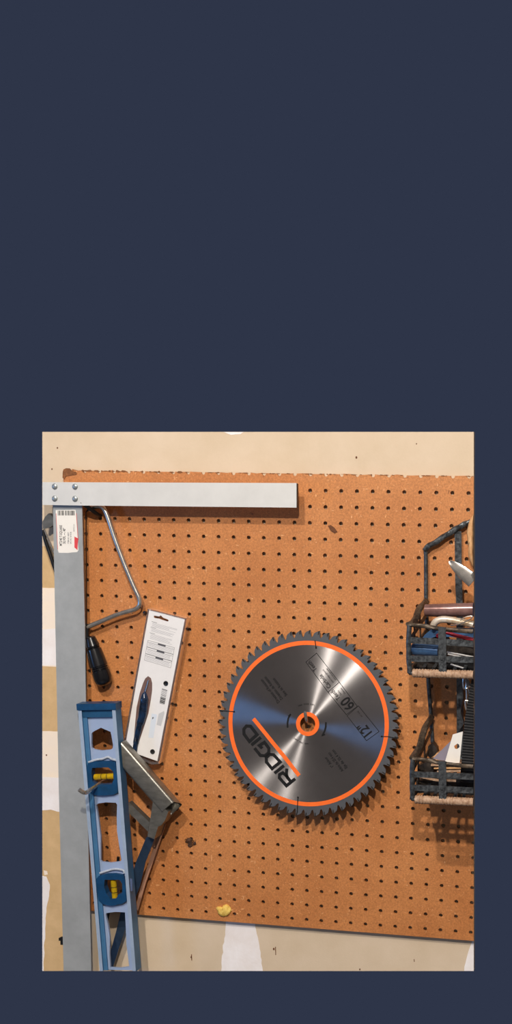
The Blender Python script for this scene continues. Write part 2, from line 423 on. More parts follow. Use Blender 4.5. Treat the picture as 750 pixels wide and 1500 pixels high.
for k in range(46):     # pressed-in wood flakes and tear marks
    x, y = rnd.uniform(135, 690), rnd.uniform(702, 1330)
    l, w, a = rnd.uniform(3, 8), rnd.uniform(.5, 1.1), rnd.uniform(0, PI)
    c, s = math.cos(a), math.sin(a); bm = NB()
    prism(bm, [(x + c * u * l / 2 - s * v * w / 2, y + s * u * l / 2 + c * v * w / 2) for u, v in ((-1, 0), (-.2, -1), (1, 0), (.3, 1))], .003, -.01)
    part('wood_flake', bm, M['brownbit'] if k % 2 else M['chipwood'], peg)

# ------------------------------------------------------------------ T-square
D1 = 1.1
ts = thing('t_square', 'long silver metal T-square with a paper price sticker hanging at the pegboard edge', 'T-square', W(113, 1420, D1))
bm = NB(); prism(bm, [(77.5, 738), (120, 738), (124.2, 925), (127.5, 1160), (133.7, 1422.2), (93.2, 1422.2), (86.2, 1160), (81.2, 925)], D1, D1 - .13); bevel(bm, .02, 1)
blade_ts = part('blade', bm, M['alu'], ts)
bm = NB(); prism(bm, [(62.2, 706.3), (434.3, 707.6), (434.3, 743.6), (120, 740.5), (62.2, 739.6)], D1 + .32, D1); bevel(bm, .03, 2)
part('tongue', bm, M['alu2'], ts)
bm = NB(); prism(bm, [(434.2, 708), (435.4, 709), (435.4, 743.5), (434.2, 743.4)], D1 + .3, D1)
part('tongue_end_cap', bm, M['steel_dark'], ts)
for x, y in ((80.2, 712.6), (110, 712.8), (80.2, 730.2), (110, 730.6)):
    bm = NB(); c = B(x, y, D1 + .32)
    rr = [(1, 0), (.98, .04), (.8, .075), (.45, .1), (.0, .105)]; prev = None
    for a, z in rr[:-1]:
        ring = [bm.verts.new(bw((c.x + .19 * a * math.cos(t), c.y + .19 * a * math.sin(t), c.z + z))) for t in [k * PI / 10 for k in range(20)]]
        if prev: [bm.faces.new((prev[k], prev[(k + 1) % 20], ring[(k + 1) % 20], ring[k])) for k in range(20)]
        prev = ring
    top = bm.verts.new(bw((c.x, c.y, c.z + .105))); [bm.faces.new((prev[k], prev[(k + 1) % 20], top)) for k in range(20)]
    part('rivet', bm, M['rivet'], ts, smooth=True)
bm = NB(); prism(bm, rough([(81.5, 747.3), (110.5, 746.8), (112.2, 765), (114.8, 806), (113, 808.6), (100, 810), (86, 809.6), (84.5, 805)], .3, 3), D1 + .008, D1)
st = part('sticker', bm, M['paper'], blade_ts, label='white paper price sticker')
n = BACK; z = D1 + .012
up = (W(100, 700, z) - W(100, 800, z)).normalized()
def tline(bm, s, x, y, h, xs): text_bm(bm, s, W(x, y, z), up, n, h, xs, h=0, bold=.012)
bm = NB()
tline(bm, 'MT2/40 T-SQUARE', 89.2, 784.5, .17, .66); tline(bm, 'SILVER, ---, 48"', 94.2, 785, .17, .66)
part('sticker_lettering', bm, M['ink'], st) if False else part('lettering', bm, M['ink'], st)
bm = NB()
tline(bm, 'ITEM NO. 08877', 100.2, 788, .10, .72); tline(bm, 'UPC NO. 40778 08', 103.8, 788, .09, .72); tline(bm, 'MADE IN U.S.A.', 108.4, 773, .07, .7)
part('fine_print', bm, M['grey_ink'], st)
bm = NB(); rnd = random.Random(3)
x = 84.5
while x < 108:
    w = rnd.choice((.5, .7, 1.1)); y0 = 748 if x < 93 or x > 103 else 748
    if not 93.2 < x < 94.8: prism(bm, [(x, y0), (x + w, y0), (x + w + .15, 755), (x + .15, 755)], z, z - .003)
    x += w + rnd.choice((.5, .7, .9))
part('barcode', bm, M['ink'], st)
bm = NB(); prism(bm, [(109, 786), (115, 789), (114, 795), (113.4, 806), (111.5, 804), (109, 802)], z, z - .003); 
prism(bm, [(81.8, 752), (82.4, 752), (84.8, 805), (84.2, 805)], z, z - .003); prism(bm, [(111.5, 752), (112.1, 752), (114.8, 790), (114.2, 790)], z, z - .003)
part('logo', bm, M['red_ink'], st)
# wall pegs carrying the T-square
def peg_hook(pts, r, label, m=M['chrome'], group=None):
    bm = NB(); tube(bm, smoothpts(pts, 7), r, 12)
    o = part('peg_hook', bm, m, smooth=True); tag(o, label, 'hook', group); return o
bm = NB(); tube(bm, smoothpts([W(150, 757, -.3), W(142, 753, .5), W(132, 745, 1.0), W(124, 739.5, 1.25), W(119, 736, 1.3)], 5), .13, 10)
tag(part('peg_hook', bm, M['steel_dark'], smooth=True), 'short dark wire hook in the corner under the T-square tongue', 'hook')

# ------------------------------------------------------------------ coping saw
cs = thing('coping_saw', 'coping saw with a bent chrome frame and black handle hanging on the pegboard', 'saw', W(158, 1005, .3))
dr = .64
fp = [(131, 747), (138, 742.5), (146, 741.5), (152.5, 746), (158, 758), (168, 788), (178, 815), (188, 840), (197.5, 862), (203.8, 876), (204.5, 886), (198, 892.5), (188, 895.5), (170, 901), (150, 909.5), (128, 918.5)]
bm = NB(); tube(bm, smoothpts([W(x, y, dr) for x, y in fp], 6), [.165] * (len(fp) * 6 - 5), 14)
part('frame', bm, M['chrome'], cs, smooth=True)
bm = NB(); a, b = W(127.5, 914, dr), W(126.5, 945, dr); tube(bm, [a, b], .16, 12)
part('ferrule', bm, M['steel_dark'], cs, smooth=True)
bm = NB(); c0, c1 = W(131.5, 932, dr), W(154, 1004, dr); L = (c1 - c0); prof = [(0, .20), (.03, .34), (.2, .47), (.21, .42), (.22, .42), (.23, .48), (.245, .42), (.255, .42), (.265, .5), (.45, .56), (.6, .585), (.61, .53), (.625, .53), (.635, .59), (.65, .53), (.665, .53), (.675, .6), (.69, .54), (.70, .54), (.71, .6), (.85, .60), (.93, .54), (.98, .38), (1.0, .15)]
tube(bm, [c0 + L * t for t, r in prof], [r for t, r in prof], 24)
part('handle', bm, M['grip'], cs, smooth=True)
bm = NB(); bar(bm, W(126, 750, .45), W(126.5, 915, .45), Vector((0, 1, 0)), .12, Vector((1, 0, 0)), .03)
bar(bm, W(126, 750, .45), W(130, 746, dr), Vector((0, 0, 1)), .12, Vector((0, 1, 0)), .1); bar(bm, W(126.5, 915, .45), W(128, 918, dr), Vector((0, 0, 1)), .12, Vector((0, 1, 0)), .1)
part('saw_blade', bm, M['steel_dark'], cs)

# ------------------------------------------------------------------ circular saw blade
CXB, CYB, DBL = 451.0, 1060.5, .78
O = W(CXB, CYB, DBL)
nrm = Vector((-.02, -1, .085)).normalized()      # leans back a little against the board
uu = (Vector((1, 0, 0)) - nrm * nrm.x).normalized(); vv = nrm.cross(uu)
assert abs(uu.dot(nrm)) < 1e-6
sb = thing('circular_saw_blade', 'large round circular saw blade with an orange ring and black lettering hung on the pegboard', 'saw blade', O)
sb.rotation_euler = Matrix((uu, vv, uu.cross(vv))).transposed().to_euler()
RM = Matrix((uu, vv, uu.cross(vv))).transposed().to_4x4(); RM.translation = O; RMI = RM.inverted()
nb = uu.cross(vv)
def tolocal(bm): 
    for v in bm.verts: v.co = RMI @ v.co
def ang_of(px, py):
    p = RMI @ onplane(px, py, O, nb); return math.atan2(p.y, p.x)
RAD = 5.98
def ringmesh(radii_fn_in, radii_fn_out, z0, z1, N):
    bm = NB(); rows = []
    for z, f in ((z1, radii_fn_in), (z1, radii_fn_out), (z0, radii_fn_out), (z0, radii_fn_in)):
        rows.append([bm.verts.new((f(k) [0] * IN, f(k)[1] * IN, z * IN)) for k in range(N)])
    for j in range(4):
        A_, B_ = rows[j], rows[(j + 1) % 4]
        for k in range(N): bm.faces.new((A_[k], B_[k], B_[(k + 1) % N], A_[(k + 1) % N]))
    return bm
def circ(r, N): return lambda k: (r * math.cos(2 * PI * k / N), r * math.sin(2 * PI * k / N))
HS = .055
bm = ringmesh(circ(.5, 180), circ(5.05, 180), -HS, HS, 180)
plate = part('plate', bm, M['bladesteel'], sb, smooth=True, local=True)
# toothed rim: sixty hooked teeth, leading clockwise
prof = [(0.0, 0.0), (.05, -.0), (.30, -.06), (.50, -.13), (.60, -.20), (.68, -.33), (.76, -.41), (.84, -.43), (.91, -.38), (.945, -.30), (.975, -.15)]
outl = []
for t in range(60):
    for f, dr_ in prof:
        th = -(t + (1 - f)) * 2 * PI / 60 - .02 * 0
        outl.append((th, RAD + dr_))
outl = [((RAD + d) * math.cos(-(t - f) * 2 * PI / 60), (RAD + d) * math.sin(-(t - f) * 2 * PI / 60)) for t in range(60) for f, d in reversed(prof)]
# order by angle, clockwise index; tip (f=0) at clockwise end of the tooth
N2 = len(outl)
bm = ringmesh(lambda k: (5.05 * math.cos(math.atan2(outl[k][1], outl[k][0])), 5.05 * math.sin(math.atan2(outl[k][1], outl[k][0]))), lambda k: outl[k], -HS, HS, N2)
part('toothed_rim', bm, M['coatgrey'], sb, smooth=True, local=True, label='dark grey rim with hooked teeth')
bm = NB()
for t in range(60):       # carbide tips on the leading faces
    a = -t * 2 * PI / 60; k = 2 * PI / 60
    P = [((RAD + .015) * math.cos(a + .002), (RAD + .015) * math.sin(a + .002)), ((RAD - .0) * math.cos(a + .14 * k), (RAD - .0) * math.sin(a + .14 * k)), ((RAD - .24) * math.cos(a + .17 * k), (RAD - .24) * math.sin(a + .17 * k)), ((RAD - .24) * math.cos(a + .07 * k), (RAD - .24) * math.sin(a + .07 * k))]
    prism_pts(bm, [Vector((x * IN, y * IN, (HS + .012) * IN)) for x, y in P], [Vector((x * IN, y * IN, (-HS - .012) * IN)) for x, y in P])
part('carbide_tip', bm, M['carbide'], sb, local=True)
def annulus(r0, r1, z0, z1, N=160): return ringmesh(circ(r0, N), circ(r1, N), z0, z1, N)
part('outer_ring', annulus(5.05, 5.32, HS, HS + .008, 240), M['orange'], sb, local=True, label='orange painted ring near the teeth')
part('arbor_ring', annulus(.5, .77, HS, HS + .012, 90), M['orange'], sb, local=True, label='orange ring round the arbor hole')
# the photo puts the outer ring at about 0.89 of the radius
def S(px, py): return onplane(px, py, O + nb * (HS * IN), nb)
def blade_part(name, bm, m, label=None):
    tolocal(bm); return part(name, bm, m, sb, local=True, label=label)
for pts in ([(461.5, 938), (462.3, 944), (463, 949)], [(559, 1078.8), (568, 1079), (583, 1082)], [(435.5, 1190), (436, 1178), (436.5, 1168)], [(322, 1041), (332, 1041.6), (343, 1042.6)]):
    bm = NB(); ribbon(bm, [S(*p) for p in pts], .06, nb, .016)
    x, y = min(pts, key=lambda p: (p[0] - CXB) ** 2 + (p[1] - CYB) ** 2)
    c = S(x, y) + nb * (.016 * IN); bm.faces.new([bm.verts.new(c + (uu * math.cos(k * PI / 6) + vv * math.sin(k * PI / 6)) * .055 * IN) for k in range(12)])
    blade_part('expansion_slot', bm, M['ink'])
# logo
def Z(ox, oy, s): return lambda pts: [S(ox + x / s, oy + y / s) for x, y in pts]
z1 = Z(350, 1030, 8.333)
bm = NB()
for pts, cl in (([(128, 468), (62, 378), (60, 318), (90, 280), (142, 282), (222, 384)], True), ([(153, 513), (268, 418)], False),
                ([(190, 548), (262, 638), (318, 642), (364, 604), (366, 552), (312, 478), (250, 518), (284, 552)], False),
                ([(404, 800), (336, 718), (334, 664), (376, 626), (424, 630), (505, 718)], True), ([(434, 856), (550, 762)], False),
                ([(566, 1020), (688, 922)], False), ([(578, 1006), (494, 912), (496, 872), (536, 850), (572, 880), (636, 962)], False), ([(598, 922), (578, 862), (586, 798)], False)):
    ribbon(bm, z1(pts), .205, nb, .008, cl)
blade_part('brand_lettering', bm, M['ink'])
bm = NB(); P = z1([(178, 190), (300, 340), (420, 490), (560, 660), (735, 885)]); ribbon(bm, P, .26, nb, .010)
blade_part('logo_underline', bm, M['orange'], 'orange bar beside the brand lettering')
z2 = Z(445, 955, 5.769)
bm = NB()
for q in ([(18, 86), (108, 10), (300, 255), (205, 340)], [(300, 255), (452, 460), (360, 530), (205, 340)], [(462, 456), (636, 672), (530, 750), (366, 540)]):
    ribbon(bm, z2(q), .035, nb, .008, True)
U = (S(360, 1045) - S(415, 1115)).normalized()        # lettering reads up to the left
U = (z2([(108, 10)])[0] - z2([(452, 460)])[0]).normalized()
def bt(s, c, h, xs=1, sp=1, bold=0): text_bm(bm, s, c, U, nb, h, xs, sp, .010, bold)
bt('12"', z2([(520, 660)])[0], .60, .85, 1, .02)
bt('60', z2([(372, 436)])[0], .68, .82, 1, .02)
bt('Teeth', z2([(268, 362)])[0], .26, .85, 1, .01)
bt('Carbide', z2([(180, 248)])[0], .26, .85, 1, .01); bt('Teeth', z2([(72, 118)])[0], .26, .85, 1, .01)
bt('Dents', z2([(302, 345)])[0], .12, .85); bt('Dientes', z2([(330, 328)])[0], .12, .85)
bt('pour usage g\u00e9n\u00e9ral', z2([(205, 205)])[0], .12, .8); bt('para uso general', z2([(232, 190)])[0], .12, .8)
bt('po / pulg', z2([(472, 525)])[0], .11, .8)
z3 = Z(310, 920, 5)
bt('Direction of Rotation', z3([(428, 462)])[0], .19, .78, 1, .02); bt('Direction de Rotation', z3([(452, 440)])[0], .19, .74, 1, .02); bt('Sens de Rotation', z3([(500, 432)])[0], .19, .74, 1, .02)
z4 = Z(470, 1080, 12.5)
bt('1" Arbor', z4([(152, 460)])[0], .19, .8, 1, .02); bt('Arbre de 25,4 mm', z4([(272, 452)])[0], .19, .72, 1, .02); bt('Eje de 25,4 mm', z4([(345, 400)])[0], .19, .86, 1, .02)
# rotation arrows and curved small print near the arbor
z5 = Z(415, 1030, 10.714)
ribbon(bm, z5([(112, 178), (78, 240), (66, 310), (68, 385)]), .11, nb, .008); ribbon(bm, z5([(80, 205), (112, 178), (118, 184)]), .09, nb, .008)
ribbon(bm, z5([(668, 300), (666, 370), (652, 430), (615, 505)]), .11, nb, .008); ribbon(bm, z5([(655, 490), (612, 508), (610, 500)]), .09, nb, .008)
def arctext(s, r, a0, h, flip=1):
    for i, ch in enumerate(s):
        a = a0 - flip * i * h * .82 / r
        d = uu * math.cos(a) + vv * math.sin(a); t = (uu * math.sin(a) - vv * math.cos(a)) * flip
        text_bm(bm, ch, O + nb * HS * IN + d * r * IN, t, nb, h, .9, 1, .01)
arctext('MAX 5500 RPM', 1.28, math.radians(118), .11)
arctext('LAME MAX RPM', 1.28, math.radians(228), .11, -1)
blade_part('print', bm, M['ink'], 'black lettering and arrows')
# its hook
pc = B(455, 1063, 0)
peg_hook([W(456, 1062, -.3), W(454.5, 1060.5, .1), W(452.5, 1058.5, .6), W(449.5, 1056, 1.2), W(448, 1050, 1.36), W(446.6, 1042, 1.4)], .1, 'small chrome hook through the centre hole of the saw blade')

# ------------------------------------------------------------------ blister pack
bp_ = thing('blister_pack', 'long white blister card with a dark blue handled tool hanging askew on the pegboard', 'package', W(205, 1110, .1))
Dc = .78
TL, TR, BR, BL = (218.7, 893.3), (270.7, 907), (230.5, 1115), (182.5, 1098)
def q(u, v): # card coordinates
    x = (1 - v) * ((1 - u) * TL[0] + u * TR[0]) + v * ((1 - u) * BL[0] + u * BR[0]); y = (1 - v) * ((1 - u) * TL[1] + u * TR[1]) + v * ((1 - u) * BL[1] + u * BR[1]); return (x, y)
# card as a sheet with a hang hole punched in it
def holed_sheet(bm, outer, hole, d1, d0):
    for d in (d1, d0):
        vs = [[bm.verts.new(bw((B(*p, d1).x, B(*p, d1).y, d))) for p in ring] for ring in (outer, hole)]
        es = []
        for ring in vs:
            for i in range(len(ring)): es.append(bm.edges.new((ring[i], ring[(i + 1) % len(ring)])))
        bmesh.ops.triangle_fill(bm, use_beauty=True, edges=es)
        if d == d1: top = vs
        else:
            for A_, B_ in zip(top, vs):
                n_ = len(A_)
                for i in range(n_): bm.faces.new((A_[i], A_[(i + 1) % n_], B_[(i + 1) % n_], B_[i]))
zz = lambda P: [(180 + x / 7.5, 885 + y / 7.5) for x, y in P]
hh = zz([(338, 135), (345, 126), (400, 135), (412, 122), (425, 130), (440, 148), (498, 170), (503, 182), (492, 190), (440, 176), (400, 160), (345, 152)])
bm = NB(); holed_sheet(bm, [TL, TR, BR, BL], hh, Dc, Dc - .03)
card = part('card', bm, M['card'], bp_)
bm = NB()     # clear tray: a hollow shallow box round the card, open to the back
o_ = [(216.5, 891.5), (273.5, 906), (233, 1119), (222, 1120), (179, 1100)]
i_ = [(218.5, 893.8), (271, 907.5), (231, 1116), (221, 1116.5), (182, 1098)]
d1, d0 = Dc + .02, .06
Po = [B(*p, d1) for p in o_]; Pi = [B(*p, d1) for p in i_]
for k in range(5):
    j = (k + 1) % 5
    a, b, c, d = Po[k], Po[j], Pi[j], Pi[k]
    prism_pts(bm, [bw((p.x, p.y, d1)) for p in (a, b, c, d)], [bw((p.x, p.y, d0)) for p in (a, b, c, d)])
bmesh.ops.remove_doubles(bm, verts=bm.verts[:], dist=1e-5)
part('plastic_tray', bm, M['clear'], bp_, label='clear plastic rim')
zq = lambda P: [(170 + x / 8.333, 985 + y / 8.333) for x, y in P]
bm = NB(); win = zq([(330, 130), (355, 75), (390, 45), (425, 70), (440, 130), (440, 220), (425, 330), (395, 500), (350, 640), (300, 790), (265, 900), (240, 985), (205, 955), (215, 820), (235, 600), (250, 430), (290, 250)])
prism(bm, win, Dc + .012, Dc - .02); part('blister_window', bm, M['window'], bp_, label='smoky window round the tool')
bm = NB(); cl = zq([(395, 100), (372, 180), (350, 260), (345, 330), (335, 430), (320, 540), (290, 640), (262, 760), (240, 880), (225, 985)])
tube(bm, smoothpts([W(x, y, Dc + .03) for x, y in cl], 4), [.05 + 0 * k for k in range(4)] + [.07] * 4 + [.16, .2, .24, .27] + [.29] * 4 + [.3] * 4 + [.28] * 4 + [.22] * 4 + [.2] * 4 + [.17] * 5, 14)
part('tool_handle', bm, M['blueplastic'], bp_, smooth=True, label='glossy dark blue tool grip')
bm = NB(); tube(bm, [W(*zq([(398, 95)])[0], Dc + .06), W(*zq([(358, 235)])[0], Dc + .08)], .035, 8)
part('tool_shaft', bm, M['chrome'], bp_, smooth=True)
for x, y in zq([(607, 135), (445, 968), (143, 895)]):
    bm = NB(); c = B(x, y, Dc); ring = [(.17, 0), (.15, .05), (.1, .03), (.04, .02)]; prev = None
    for r, h_ in ring:
        rg = [bm.verts.new(bw((c.x + r * math.cos(t), c.y + r * math.sin(t), c.z + h_))) for t in [k * PI / 9 for k in range(18)]]
        if prev: [bm.faces.new((prev[k], prev[(k + 1) % 18], rg[(k + 1) % 18], rg[k])) for k in range(18)]
        prev = rg
    bm.faces.new(prev)
    part('rivet', bm, M['steel_dark'], bp_, smooth=True)
# printing on the card
Dp = Dc + .004
bm = NB(); rnd = random.Random(2)
def cl_line(bm, u0, u1, v, w=.018, mi=0):
    ribbon(bm, [W(*q(u0, v), Dp), W(*q(u1, v), Dp)], w, BACK, 0, mi=mi)
for v0, n_ in ((.075, 6), (.115, 5), (.155, 7)):
    cl_line(bm, .12, .27, v0, .022, 1)
    for k in range(n_ - 1): cl_line(bm, .15, rnd.uniform(.62, .86), v0 + .0065 * (k + 1), .014, 0)
for v0 in (.21, .258, .306):
    for k in range(4): cl_line(bm, .14, rnd.uniform(.8, .84), v0 + .018 + .0065 * k, .014, 0)
    ribbon(bm, [W(*q(.4, v0 + .006), Dp), W(*q(.62, v0 + .006), Dp)], .11, BACK, 0, mi=1)
    ribbon(bm, [W(*q(u, v), Dp) for u, v in ((.11, v0), (.87, v0), (.87, v0 + .012), (.11, v0 + .012))], .016, BACK, .002, True, mi=1)
    ribbon(bm, [W(*q(u, v), Dp) for u, v in ((.11, v0), (.87, v0), (.87, v0 + .046), (.11, v0 + .046))], .016, BACK, .002, True, mi=1)
zb = zq([(560, 200), (625, 222), (592, 392), (530, 375)])
for k in range(16):
    t = k / 15
    a = (zb[0][0] + (zb[3][0] - zb[0][0]) * t, zb[0][1] + (zb[3][1] - zb[0][1]) * t); b = (zb[1][0] + (zb[2][0] - zb[1][0]) * t, zb[1][1] + (zb[2][1] - zb[1][1]) * t)
    ribbon(bm, [W(*a, Dp), W(*b, Dp)], rnd.choice((.02, .035, .05)), BACK, 0, mi=2 if t > .5 else 1)
part('print', bm, [M['pale_ink'], M['grey_ink'], M['ink']], card)
bm = NB(); prism(bm, zq([(435, 500), (500, 515), (455, 800), (395, 795)]), Dp + .004, Dc); prism(bm, zq([(520, 505), (585, 470), (590, 500), (548, 655), (495, 640)]), Dp + .003, Dc, 1)
sl = part('price_label', bm, [mat('pale_blue_paper', (214, 222, 232), .5), mat('grey_paper', (196, 196, 196), .5)], card)
bm = NB(); text_bm(bm, 'F', W(*zq([(450, 560)])[0], Dp + .006), (W(*q(1, .5), Dp) - W(*q(0, .5), Dp)), BACK, .13, 1.2, bold=.03)
part('letter', bm, M['ink'], sl)

# ------------------------------------------------------------------ spirit level
A_, B__, C_ = B(113.5, 1031, 2.35), B(146, 1422.3, 2.3), B(168.5, 1031, 2.35)
lu = (B__ - A_).normalized(); lw = (C_ - A_); lw = (lw - lu * lu.dot(lw)).normalized(); ln = lw.cross(lu) * -1
if ln.z < 0: ln = -ln
LW = (C_ - A_).length; LL = (B__ - A_).length; LT = 1.0
lo, lwu, lww, lnn = bw(A_), bdir(lu), bdir(lw), bdir(ln)
def LP(a, b, c=0): return lo + (lww * a + lwu * b + lnn * c) * IN   # across, along, out (0 = front face)
def on_level(px, py, c=0):
    p = onplane(px, py, lo + lnn * c * IN, lnn) - lo; return (p.dot(lww) / IN, p.dot(lwu) / IN)
lv = thing('spirit_level', 'blue I-beam spirit level with two yellow vials hanging in front of the T-square', 'spirit level', LP(LW / 2, LL, -LT))
def lbox(bm, a0, a1, b0, b1, c0, c1, mi=0):
    prism_pts(bm, [LP(a0, b0, c1), LP(a1, b0, c1), LP(a1, b1, c1), LP(a0, b1, c1)], [LP(a0, b0, c0), LP(a1, b0, c0), LP(a1, b1, c0), LP(a0, b1, c0)], mi)
FT = .24
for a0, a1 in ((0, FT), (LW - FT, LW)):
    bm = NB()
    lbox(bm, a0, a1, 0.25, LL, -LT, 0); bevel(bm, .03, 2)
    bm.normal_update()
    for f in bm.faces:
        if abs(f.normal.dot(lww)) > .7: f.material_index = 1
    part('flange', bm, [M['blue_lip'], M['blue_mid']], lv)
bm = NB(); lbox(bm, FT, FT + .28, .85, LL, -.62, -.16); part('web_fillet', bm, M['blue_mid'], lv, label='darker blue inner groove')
# web with real openings
def win_pts(P, c): return [on_level(x, y, c) for x, y in P]
WC = -.3
zA = lambda P: [(100 + x / 7.5, 1010 + y / 7.5) for x, y in P]
zB = lambda P: [(110 + x / 5.769, 1160 + y / 5.769) for x, y in P]
zC = lambda P: [(120 + x / 5.357, 1310 + y / 5.357) for x, y in P]
wins = [zA([(360, 420), (405, 440), (465, 465), (475, 510), (492, 610), (488, 645), (465, 662), (360, 672), (285, 660), (258, 645), (254, 600), (256, 485), (270, 465), (310, 445)]),
        zA([(265, 860), (440, 855), (495, 900), (500, 990), (480, 1040), (310, 1050), (265, 1010), (255, 900)]),
        zB([(195, 98), (260, 88), (345, 92), (355, 110), (352, 200), (354, 330), (372, 450), (392, 575), (380, 590), (300, 600), (225, 592), (216, 580), (216, 380), (198, 240), (178, 112)]),
        zB([(250, 742), (375, 742), (398, 775), (400, 860), (365, 868), (350, 900), (300, 905), (265, 860), (245, 800)]),
        zC([(190, 148), (260, 138), (338, 142), (342, 220), (350, 400), (372, 570), (300, 580), (222, 576), (216, 480), (218, 330), (205, 250), (186, 165)])]
bm = NB()
outer = [(FT - .02, .85), (LW - FT + .02, .85), (LW - FT + .02, LL), (FT - .02, LL)]
rings = [outer] + [win_pts(w_, WC) for w_ in wins]
lay = []
for c in (WC, WC - .22):
    es = []; vsr = []
    for ring in rings:
        vs = [bm.verts.new(LP(a, b, c)) for a, b in ring]; vsr.append(vs)
        es += [bm.edges.new((vs[i], vs[(i + 1) % len(vs)])) for i in range(len(vs))]
    bmesh.ops.triangle_fill(bm, use_beauty=True, edges=es); lay.append(vsr)
for r0, r1 in zip(*lay):
    for i in range(len(r0)): bm.faces.new((r0[i], r0[(i + 1) % len(r0)], r1[(i + 1) % len(r0)], r1[i]))
part('web', bm, M['blue'], lv, label='pale blue web with five openings')
# end cap
bm = NB(); lbox(bm, -.06, LW + .06, 0, .42, -LT - .02, .06); bevel(bm, .07, 3)
part('end_cap', bm, M['blue_dark'], lv, smooth=True, label='dark blue plastic end cap')
bm = NB(); lbox(bm, FT, LW - FT, .38, .92, -.75, -.12); part('end_plug', bm, mat('dark_blue_plug', (26, 78, 116), .5, var=.3, scale=50), lv)  # mottled dark blue plug just inside the end cap
# vial blocks: rounded dark blue frames with an opening, yellow vial inside
def vial_block(P, win, vial, across):
    vb = NB()
    outr = [on_level(x, y, -.1) for x, y in P]; inn = [on_level(x, y, -.1) for x, y in win]
    lay = []
    for c in (-.08, -.7):
        es = []; vsr = []
        for ring in (outr, inn):
            vs = [vb.verts.new(LP(a, b, c)) for a, b in ring]; vsr.append(vs)
            es += [vb.edges.new((vs[i], vs[(i + 1) % len(vs)])) for i in range(len(vs))]
        bmesh.ops.triangle_fill(vb, use_beauty=True, edges=es); lay.append(vsr)
    for r0, r1 in zip(*lay):
        for i in range(len(r0)): vb.faces.new((r0[i], r0[(i + 1) % len(r0)], r1[(i + 1) % len(r0)], r1[i]))
    h = part('vial_holder', vb, M['blue_dark'], lv, label='dark blue vial holder')
    (x0, y0), (x1, y1) = vial
    a, b = on_level(x0, y0, -.3), on_level(x1, y1, -.3)
    vb = NB(); tube(vb, [LP(*a, -.38), LP(*b, -.38)], .2, 20)
    vl = part('vial', vb, M['vial'], h, smooth=True, label='yellow bubble vial')
    vb = NB(); pa, pb = LP(*a, -.38), LP(*b, -.38)
    for t in (.36, .64):
        c0 = pa.lerp(pb, t); c1 = pa.lerp(pb, t + .03); tube(vb, [c0, c1], .208, 20)
    part('vial_line', vb, M['ink'], vl)
    return h
vial_block(zA([(215, 810), (300, 790), (440, 785), (520, 800), (530, 870), (545, 1000), (548, 1130), (500, 1155), (380, 1165), (280, 1158), (225, 1120), (208, 1000), (200, 880)]), wins[1], zA([(285, 965), (500, 955)]), True)
vial_block(zB([(200, 710), (270, 692), (340, 688), (405, 700), (420, 740), (430, 850), (438, 920), (400, 945), (310, 962), (240, 950), (200, 915), (185, 830), (178, 740)]), wins[3], zB([(320, 745), (334, 905)]), False)
for P in (zA([(218, 800), (300, 775), (370, 765), (430, 745), (470, 765), (525, 780)]), zB([(205, 690), (260, 672), (330, 655), (400, 665), (412, 690)])):
    bm = NB(); tube(bm, smoothpts([LP(*on_level(x, y, -.12), -.2) for x, y in P], 4), .075, 8)
    part('web_ridge', bm, M['ridge'], lv, smooth=True)
bm = NB(); prism_pts(bm, [LP(*on_level(x, y, 0), .004) for x, y in zB([(462, 730), (482, 735), (486, 835), (472, 840)])], [LP(*on_level(x, y, 0), -.01) for x, y in zB([(462, 730), (482, 735), (486, 835), (472, 840)])])
part('paint_scuff', bm, mat('worn_blue_paint', (92, 108, 142), .6, var=.4, scale=300), lv)
# long hook the level hangs from
peg_hook([W(163, 1137, -.3), W(160, 1139, .1), W(154, 1142.5, 1.0), W(143, 1150, 2.0), W(133, 1156.5, 3.0), W(126, 1161.0, 3.55), W(121.5, 1160.5, 3.8), W(116, 1156.6, 3.95)], .14, 'long bent wire hook poking out through the upper vial of the level')

# ------------------------------------------------------------------ hacksaw
hs = thing('hacksaw', 'square tube metal hacksaw hanging at a slant behind the blue level', 'saw', W(205, 1300, .3))
zD = lambda P: [(170 + x / 5.357, 1080 + y / 5.357) for x, y in P]
# hollow square tube: four walls, open lower end
dF, dB_ = 2.1, 1.15
def sq_tube(bm, e0, e1, halfw, dF, dB, t=.07, d_end=None):
    """e0,e1 board points on the tube axis"""
    ax = (e1 - e0).normalized(); sd = Vector((-ax.y, ax.x, 0)).normalized(); out = Vector((0, 0, 1)); hd = (dF - dB) / 2
    def ringp(c, k): 
        r = []
        for q_ in ((-1, -1), (1, -1), (1, 1), (-1, 1)):
            for ca in range(5):   # rounded corners
                base = {(-1, -1): PI, (1, -1): 1.5 * PI, (1, 1): 0, (-1, 1): .5 * PI}[q_]; th = base + ca * PI / 8
                rr = .2 * k; r.append(c + sd * (q_[0] * (halfw * k - rr) + rr * math.cos(th)) + out * (q_[1] * (hd * k - rr) + rr * math.sin(th)))
        return r
    k2 = 1 - t / halfw
    R0 = [[bm.verts.new(bw(p)) for p in ringp(c, k)] for c, k in ((e0, 1), (e1, 1), (e1, k2), (e0, k2))]
    for j in range(3):
        n_ = len(R0[0])
        for i in range(n_): bm.faces.new((R0[j][i], R0[j][(i + 1) % n_], R0[j + 1][(i + 1) % n_], R0[j + 1][i]))
dm = (dF + dB_) / 2
E0 = B(*zD([(110, 180)])[0], dm) ; E1 = B(*zD([(418, 536)])[0], dm)
E0 = E0 + (E0 - E1).normalized() * 1.2
E0.z = dm; E1.z = dm
def trim_at_level(bm):
    bmesh.ops.bisect_plane(bm, geom=bm.verts[:] + bm.edges[:] + bm.faces[:], plane_co=LP(LW + .1, 0, 0), plane_no=-lww, clear_outer=True, dist=1e-7)
bm = NB(); ax_ = (E1 - E0).normalized(); sq_tube(bm, E0, E1 + ax_ * .6, .60, dF, dB_); trim_at_level(bm)
